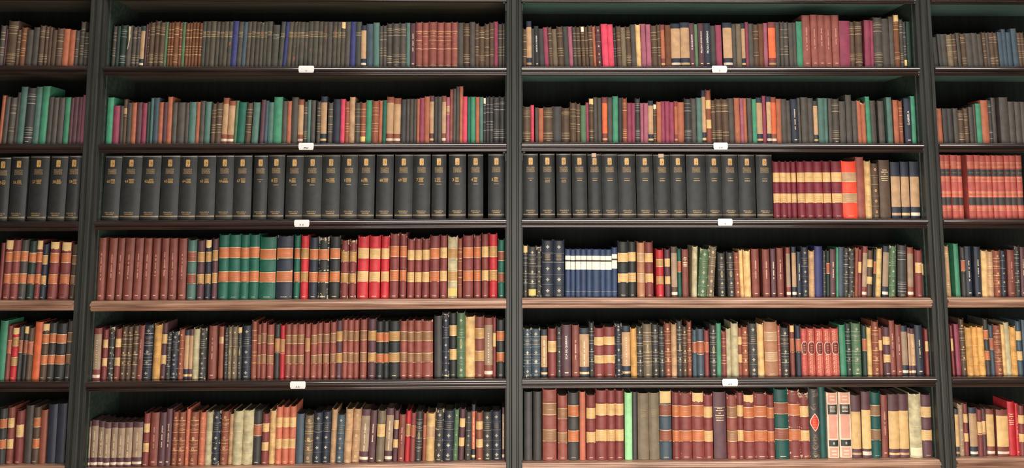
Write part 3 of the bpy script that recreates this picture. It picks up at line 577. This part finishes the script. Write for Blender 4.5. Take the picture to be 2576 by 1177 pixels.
    if 'A' in st:
        a0 = .2 + rng.uniform(-.008, .008)
        if d['row'] == 2: a0 = .2
        c = LC[st['A']]; e = lin((250, 226, 170)) if st['A'] in 'yl' else PALE
        if st['A'] == 'l': c = lin((196, 150, 92))
        if st['A'] == 'o': c = lin((206, 122, 76))
        if st['A'] == 'n': c = lin((150, 112, 80))
        if d['col'] == 'M': c = lin((160, 118, 84))
        label(a0, a0 + .165, c, 1, edge=e); label(a0 + .37, a0 + .535, c, 3 if fine else 2, edge=e)
    if 'H' in st:
        c = LC[st['H']] if st['H'] != 'l' else lin((190, 140, 92)); label(.27, .50 + rng.uniform(-.02, .05), c, 4)
    if 'a' in st: label(.22, .46, lin((214, 160, 90)), 3)
    if 'Z' in st:
        for a in (.03, .22, .66, .78, .9):
            for q in range(5 if fine else 2):
                ang = rng.uniform(0, 6); cx, cz, r0 = rng.uniform(-.2, .2) * w, fz(a + .045 + rng.uniform(-.02, .02)), w * rng.uniform(.12, .3); P = []
                for k in range(9): P.append((cx + r0 * math.cos(ang + k * .5), cz + r0 * math.sin(ang + k * .5)))
                for p, p2 in zip(P, P[1:]): poly([p, p2, (p2[0] * .93, p2[1] + .001), (p[0] * .93, p[1] + .001)], LC['x'])
        cz, rz, rx = fz(.485), .13 * h, w * .46; lb = MB()
        lens(cz + rz, cz - rz, lambda t: rx * (1 - abs(t) ** 1.7), LC['w'], 2, .0008, dec)
        lens(cz + rz * .88, cz - rz * .88, lambda t: rx * .84 * (1 - abs(t) ** 1.7), lin((226, 70, 50)), 0, .0012, lb); labels.append(lb)
        for q in range(5): dashes(0, cz - .018 + q * .009, w * .4, .0014, LC['a'], lb, .0015)
    if 'N' in st:
        for a, b in ((.01, .165), (.34, .70), (.84, .98)): strip(-w * .36, w * .36, fz(b), fz(a), lin((236, 172, 148)), 2)
        for a in (.05, .10, .88, .93): strip(-w * .22, w * .22, fz(a + .02), fz(a), LC['w'], 2, .0008)
        for a, b, n in ((.185, .335, 5), (.725, .82, 1)):
            lb = MB(); strip(-w * .42, w * .42, fz(b), fz(a), LC['K'], 0, .0008, lb)
            for q in range(n if n > 1 else 0): dashes(0, fz(a + (b - a) * (.2 + .68 * q / n)), w * .5, .0022, LC['w'], lb, .0012)
            if n == 1: words('III' if rng.random() < .5 else 'II', 0, fz((a + b) / 2), .009, w * .26, LC['w'], lb, .0012)
            labels.append(lb)
    if 'Y' in st:
        cr = j(lin((250, 176, 134)), .1) if rng.random() < .75 else lin((226, 104, 98))
        for a, b in ((.055, .27), (.56, .955)):
            n = 5 if b < .5 else 9
            for q in range(n):
                f0 = a + (b - a) * q / n; f1 = a + (b - a) * (q + 1) / n; x = w * (.40 if q % 2 == 0 else .30)
                poly([(-x, fz(f0 + .004)), (-w * .18, fz(f0)), (0, fz(f0 + .006)), (w * .18, fz(f0)), (x, fz(f0 + .004)), (w * .3, fz((f0 + f1) / 2)), (x, fz(f1 - .002)), (0, fz(f1)), (-x, fz(f1 - .002)), (-w * .3, fz((f0 + f1) / 2))], cr, 1)
                if fine: poly([(-w * .10, fz((f0 + f1) / 2)), (0, fz(f0 + .008)), (w * .10, fz((f0 + f1) / 2)), (0, fz(f1 - .008))], c0, 1, .0008)
        lb = MB(); oc = lambda k: (lambda t: w * .42 * k * min(1, 1.62 - 1.02 * abs(t)))
        lens(fz(.285), fz(.555), oc(1.0), LC['w'], 1, .0009, lb); lens(fz(.298), fz(.542), oc(.84), lin((128, 48, 44)), 0, .0012, lb)
        for q in (.37, .42, .47): dashes(0, fz(q), w * .34, .0016, LC['a'], lb, .0015)
        labels.append(lb)
    if 'd' in st:
        r0 = min(w * .17, .0062); c = lin((186, 176, 148)) if light else lin((226, 176, 128))
        if light: r0 = min(w * .2, .0072)
        for a in (.12, .50, .69, .885):
            if 'O' in st and a == .50: continue
            if light: P = [(q * math.cos(k * math.pi / 8), q * math.sin(k * math.pi / 8) + fz(a)) for k in range(16) for q in (r0 if k % 4 == 0 else r0 * .40 if k % 2 == 0 else r0 * .74,)]
            else: P = [(r0 * math.cos(k * math.pi / 4) * .9, r0 * math.sin(k * math.pi / 4) * 1.15 + fz(a)) for k in range(8)]
            poly(P, j(c, .2))
            if not light and fine: poly([(x * .4, fz(a) + (z - fz(a)) * .4) for x, z in P], c0, 1, .0008)
        if fine:
            for q in (.27, .31, .345): dashes(0, fz(q), w * rng.uniform(.4, .62), .0012, j(DIM, .2))
    if 'O' in st:
        c = lin((166, 152, 112)); cz = fz(.48); rz, rx = h * .075, min(w * .19, .006)
        for s in (-1, 1):
            P = [(s * rx * (.35 + .65 * math.sin(k * math.pi / 6)) * (1 if k < 5 else .7), cz - rz + 2 * rz * k / 6) for k in range(7)]
            for p, q in zip(P, P[1:]): poly([(p[0] - s * .0016, p[1]), p, q, (q[0] - s * .0016, q[1])], c)
        poly([(-rx * .5, cz - rz), (rx * .5, cz - rz), (rx * .3, cz - rz * .4), (0, cz), (-rx * .3, cz - rz * .4)], c)
        poly([(-.0012, cz - rz * .4), (.0012, cz - rz * .4), (.0016, cz + rz * .9), (-.0016, cz + rz * .9)], c)
        for q in (.27, .31, .71, .75, .80): dashes(0, fz(q), w * .5, .0014, SILV)
    if 'l' in st: dashes(0, fz(.265), w * .62, .0022, GOLD); dashes(0, fz(.50), w * .4, .0018, j(GOLD, .2))
    if 's' in st and fine: dashes(0, fz(.318), w * .3, .002, DIM)
    if 'X' in st:
        for q, (wd_, hh_) in enumerate(((.4, .003), (.62, .0034), (.2, .0026), (.72, .003), (.66, .003), (.6, .003))): dashes(0, fz((.25 if d['row'] == 5 else .18) + q * .036), w * wd_, hh_, PALE)
        if d['row'] == 5: strip(-w * .42, w * .42, fz(.232), fz(.228), PALE)
    if 'F' in st: dashes(0, fz(.29), w * .6, .004, lin((128, 116, 108)))
    if 'T' in st:
        for q in (.26, .29, .32, .35): dashes(0, fz(q), w * .55, .0014, j(lin((178, 150, 92)), .2))
    if 't' in st or 'v' in st:
        c = PALE if d['col'] not in 'jMc' else lin((226, 170, 150)); lt = MB()
        if d['txt']: words(d['txt'].replace('_', ' '), 0, h * .56, min(w * .30, .008), h * .50, lin((232, 226, 214)), lt, up=True)
        else:
            f = rng.uniform(.22, .30); wd_ = min(w * .2, .0042); end = .78 if 'C' in st else rng.uniform(.58, .68)
            while f < end:
                for q in range(rng.choice((2, 5, 6, 8))):
                    l = .0030 / h * rng.uniform(.8, 1.1); strip(-wd_ / 2, wd_ / 2 * rng.uniform(.6, 1), fz(f + l), fz(f), c, 1, .0007, lt, 1); f += l + (.0013 if 'v' in st else .006) / h
                    if f > end: break
                f += .006 / h
        if lt.f: parts.append(('lettering', lt, False))
        strip(-w * .2, w * .2, fz(.935), fz(.915), c, 1, .0008)
    if leather and fine and 'E' not in st and 'N' not in st and 'Y' not in st and not ('C' in st):
        dashes(0, fz(.965), w * .4, .0018, j(PALE, .2))
    if 's' in st and fine is not None and rng.random() < .45:         # rust-coloured stains where the cloth has rubbed through
        for q in range(rng.randint(1, 3)):
            f, l, x, b_ = rng.uniform(.02, .8), rng.uniform(.05, .2), rng.uniform(-.2, .3) * w, rng.uniform(.12, .3) * w
            poly([(x - b_ * .4, fz(f + l)), (x + b_ * .5, fz(f + l * .8)), (x + b_, fz(f + l * .4)), (x + b_ * .4, fz(f)), (x - b_ * .5, fz(f + l * .1)), (x - b_ * .8, fz(f + l * .5))], lin(rng.choice([(150, 92, 62), (120, 86, 62), (104, 86, 66)])), 0, .0003)
    if 'J' in st: 
        P = [(-w * .1, fz(.02)), (w * .25, fz(.03)), (w * .2, fz(.2)), (w * .3, fz(.24)), (w * .1, fz(.45)), (-w * .05, fz(.58)), (-w * .2, fz(.56)), (0, fz(.4)), (-w * .05, fz(.2))]
        poly(P, lin((200, 190, 150)), 2, .0007)
    if 'P' in st or 'Q' in st:
        tg = MB(); pcx = lin((252, 214, 150)) if d['row'] > 1 or rng.random() < .4 else lin((250, 240, 205))
        if d['col'] == 'K' and 'E' in st: strip(-w * .2, w * .12, fz(.055), fz(-.004), lin((240, 205, 175)), 2, .0012, tg)
        elif 'P' in st:
            b = rng.uniform(.11, .17); n = 7
            if w * 1000 > 22 and d['row'] == 5 and d['col'] == 'S': b = .185
            lo = [(-w * .46 + w * .92 * k / n, fz(b + rng.uniform(-.012, .012))) for k in range(n + 1)]
            for p, q in zip(lo, lo[1:]): tg.face([S(p[0], p[1], .001), S(q[0], q[1], .001), S(q[0], fz(.006), .001), S(p[0], fz(.006), .001)], pcx, 2)
        else: strip(-w * .46, w * .46, fz(.965), fz(.84), lin((250, 214, 130)) if d['row'] != 5 else lin((252, 240, 200)), 2, .001, tg)
        parts.append(('paper_label', tg, False))
    if 'E' in st:
        lt = MB(); gp = MB(); G2 = j(lin((228, 180, 112)), .1); G3 = lin((176, 148, 108)); pw = min(w * .36, .0158); z1, z0 = fz(.070), fz(.178); r = .0022
        strip(-w * .49, w * .49, fz(.026), fz(.019), lin((206, 186, 160))); strip(-w * .49, w * .49, fz(.958), fz(.948), G3); strip(-w * .49, w * .49, fz(.942), fz(.938), G3)
        P = [(-pw / 2 + r, z1), (pw / 2 - r, z1), (pw / 2, z1 - r), (pw / 2, z0 + r), (pw / 2 - r, z0), (-pw / 2 + r, z0), (-pw / 2, z0 + r), (-pw / 2, z1 - r)]
        poly(P, G2, 1, .0008, gp); dk = lin((70, 52, 34))
        for cx, cz, a, b in ((.10, .42, .24, .05), (.12, .60, .26, .06), (-.02, .90, .22, .06), (.3, .50, .10, .015), (-.25, .66, .05, .03)):
            zc = z1 + (z0 - z1) * cz; poly([(pw * (cx - a / 2), zc - pw * b), (pw * (cx + a / 2), zc - pw * b), (pw * (cx + a / 4), zc + pw * b), (pw * (cx - a / 4), zc + pw * b)], dk, 1, .0011, gp)
        parts.append(('gilt_plate', gp, False))
        for q, s in enumerate(('ENCICLOPEDIA', 'UNIVERSAL', 'ILUSTRADA')): words(s, 0, fz(.222 + q * .0285), .0064, min(w * .68, .031), G3, lt)
        words('ESPASA-CALPE, S.A.', 0, fz(.890), .0068, min(w * .76, .035), G3, lt); dashes(0, fz(.922), w * .42, .003, G3, lt)
        v = d['txt']; G4 = j(lin((206, 164, 98)), .08)
        if v[0] == 's':
            words('SUPLEMENTO', 0, fz(.387), .0022, w * .5, GOLD, lt)
            for q in range(max(1, int(v[1:] or 1) - 1)): dashes(0, fz(.425 + q * .026), w * (.32 if v[1:] not in ('', '1') else .14), .0024, GOLD, lt)
        else:
            n = v.rstrip('a'); nw = .0062 * len(n); x = -w * .29 + nw / 2; words(n, x, fz(.405), .0115, nw, G4, lt)
            for q in range(4): dashes(x + nw / 2 + w * .17, fz(.435 - .018 * q), w * rng.uniform(.2, .3), .0026, G4, lt)
            if v[-1] == 'a': words('APENDICE', 0, fz(.472), .0026, w * .4, GOLD, lt)
        parts.append(('lettering', lt, False))
    if dec.f: mb.add(dec)
    for lb in labels: parts.append(('title_label', lb, True))
    return parts
allb = []
for d in parse(DATA):
    q = decode(d['code']); q.update(d); allb.append(q)
seen = {}
for n, d in enumerate(allb):
    b, r = d['bay'], d['row']; x0b, x1b = BAYS[b]
    u0, u1 = d['u0'], d['u1']
    uc = (u0 + u1) / 2; vb = SURF[b][r][1] + (SURF[b][r][3] - SURF[b][r][1]) * (uc - SURF[b][r][0]) / (SURF[b][r][2] - SURF[b][r][0])
    p0, p1 = at(u0, vb, YB).x, at(u1, vb, YB).x
    p0, p1 = max(p0, x0b + .0055), min(p1, x1b - .0055)
    if p1 - p0 < .004: d['w'] = 0; d['area'] = 0; d['n'] = n; d['vol'] = False; d['desc'] = ''; d['ord'] = 0; continue
    xc = (p0 + p1) / 2; zb = shelf_z(b, r, xc) + abs((ZR[b, r] - ZL[b, r]) / (x1b - x0b)) * abs(p1 - p0) / 2 + .0003
    tp = at(uc + d['lean'] * (vb - d['top']), d['top'], YB)
    dx, dz = tp.x - xc, tp.z - zb
    d['ang'] = math.atan2(dx, dz); d['h'] = math.hypot(dx, dz); d['w'] = max(p1 - p0, .006) - .0011; d['xc'], d['zb'] = xc, zb
    vis0, vis1 = max(u0, 0), min(u1, 2576)
    if b == 'L': vis1 = min(vis1, 222 - r * 10.5)
    if b == 'R': vis0 = max(vis0, 2340 + r * 11)
    d['h'] = min(d['h'], shelf_z(b, r - 1, xc) - .0225 - zb)
    for _ in range(2):                                             # keep the head of a slanting book inside its bay
        for s_, lim in ((1, x1b - .006), (-1, x0b + .006)):
            if s_ * (xc + d['w'] / 2 * s_ + math.sin(d['ang']) * d['h'] - lim) > 0: d['ang'] = math.asin(max(-.2, min(.2, (lim - xc - d['w'] / 2 * s_) / d['h'])))
    d['area'] = max(0, vis1 - vis0) * (vb - d['top']); d['n'] = n
    d['vol'] = 'E' in d['st']
    # what the eye sees of it, for its label
    st = d['st']; wpx = u1 - u0; c = CN[d['col']]
    if d['vol']: t = 'black encyclopedia volume with gilt plate' if d['txt'][0] != 's' else 'black encyclopedia supplement with gilt plate'
    else:
        size = 'thick ' if wpx > 25 else 'thin ' if wpx < 10.5 else ''
        wornw = 'battered ' if 'U' in st else 'scuffed ' if 'W' in st else ''
        if 'A' in st:
            f = {'y': 'two cream labels', 'o': 'two orange labels', 'l': 'two tan labels', 'n': 'two brown labels', 'c': 'two brown labels', 'a': 'two tan labels'}[st['A']]
            if d['col'] == 'M': f = 'two brown labels'
        elif 'H' in st: f = {'y': 'one cream label', 'o': 'one orange label', 'l': 'one tan label', 'a': 'one tan label'}[st['H']]
        elif 'C' in st or 'G' in st: f = CN[st.get('C') or st.get('G')] + ' ends'
        elif 'V' in st: f = 'two white labels'
        elif 'F' in st: f = 'two dark bands'
        elif 'Y' in st: f = 'ornate oval cartouche'
        elif 'Z' in st: f = 'red pointed oval'
        elif 'N' in st: f = 'two black labels'
        elif 'O' in st: f = 'gilt lyre ornament'
        elif 'd' in st: f = 'tooled rosettes'
        elif 's' in st: f = 'faded title lines'
        elif 'g' in st: f = 'fine gilt lines'
        elif 'h' in st: f = 'double gilt bands'
        elif 'R' in st: f = 'raised bands'
        elif 'X' in st or 'T' in st: f = 'stamped title'
        elif 't' in st or 'v' in st: f = 'upright lettering'
        elif 'l' in st: f = 'gilt lines'
        elif 'a' in st: f = 'one tan label'
        else: f = 'plain spine'
        t = f'{size}{wornw}{c} book with {f}'
    d['desc'] = t; k = (b, r, t); seen[k] = seen.get(k, 0) + 1; d['ord'] = seen[k]
ORD = 'first second third fourth fifth sixth seventh eighth ninth tenth eleventh twelfth thirteenth fourteenth fifteenth sixteenth seventeenth eighteenth nineteenth twentieth'.split()
def ordw(k): return ORD[k - 1] if k <= 20 else 'twenty-' + ORD[k - 21]
pick = {d['n'] for d in sorted([d for d in allb if not d['vol'] and d['area'] > 0], key=lambda d: -d['area'])[:300]}
mass = MB(); mass_n = 0
for d in allb:
    if d['w'] <= 0: continue
    rng = random.Random(1000 + d['n']); w, h = d['w'], d['h']
    solo = d['vol'] or d['n'] in pick
    dep = (.185 if d['vol'] else min(.16, max(.09, h * rng.uniform(.48, .56)))); dy = rng.uniform(-.003, .005) if not d['vol'] else rng.uniform(-.001, .002)
    a = d['ang']; foot = abs(math.sin(a)) * w / 2
    T = Matrix.Translation((d['xc'], YB + dy + .004, d['zb'] + foot + .0002)) @ Matrix.Rotation(a, 4, 'Y') @ Matrix.Translation((-w / 2, 0, 0))
    P = book_parts(w, h - foot, dep, d, rng, solo)
    if solo:
        e = empty('encyclopedia_volume' if d['vol'] else 'book'); e.matrix_world = T
        k = seen[d['bay'], d['row'], d['desc']]
        where = f"{BN[d['bay']]} {SN[d['row']]} shelf"
        lab = d['desc'] + (f", {ordw(d['ord'])} such from left" if k > 1 else '') + ', ' + where
        tag(e, lab, 'book', f"books on the {SN[d['row']]} shelf, {BN[d['bay']]}" if not d['vol'] else 'encyclopedia volumes on the third shelf')
        for nm, m, sm in P: m.build(nm, BMATS, e, smooth=False)
    else:
        for nm, m, sm in P: mass.add(m, T)
        mass_n += 1
o = mass.build('narrow_books', BMATS)
tag(o, 'all the slimmer books packed between the larger ones on every shelf', 'books', kind='stuff')
print('books', len(allb), 'solo', len(pick) + sum(d['vol'] for d in allb), 'mass', mass_n, 'faces', len(mass.f))
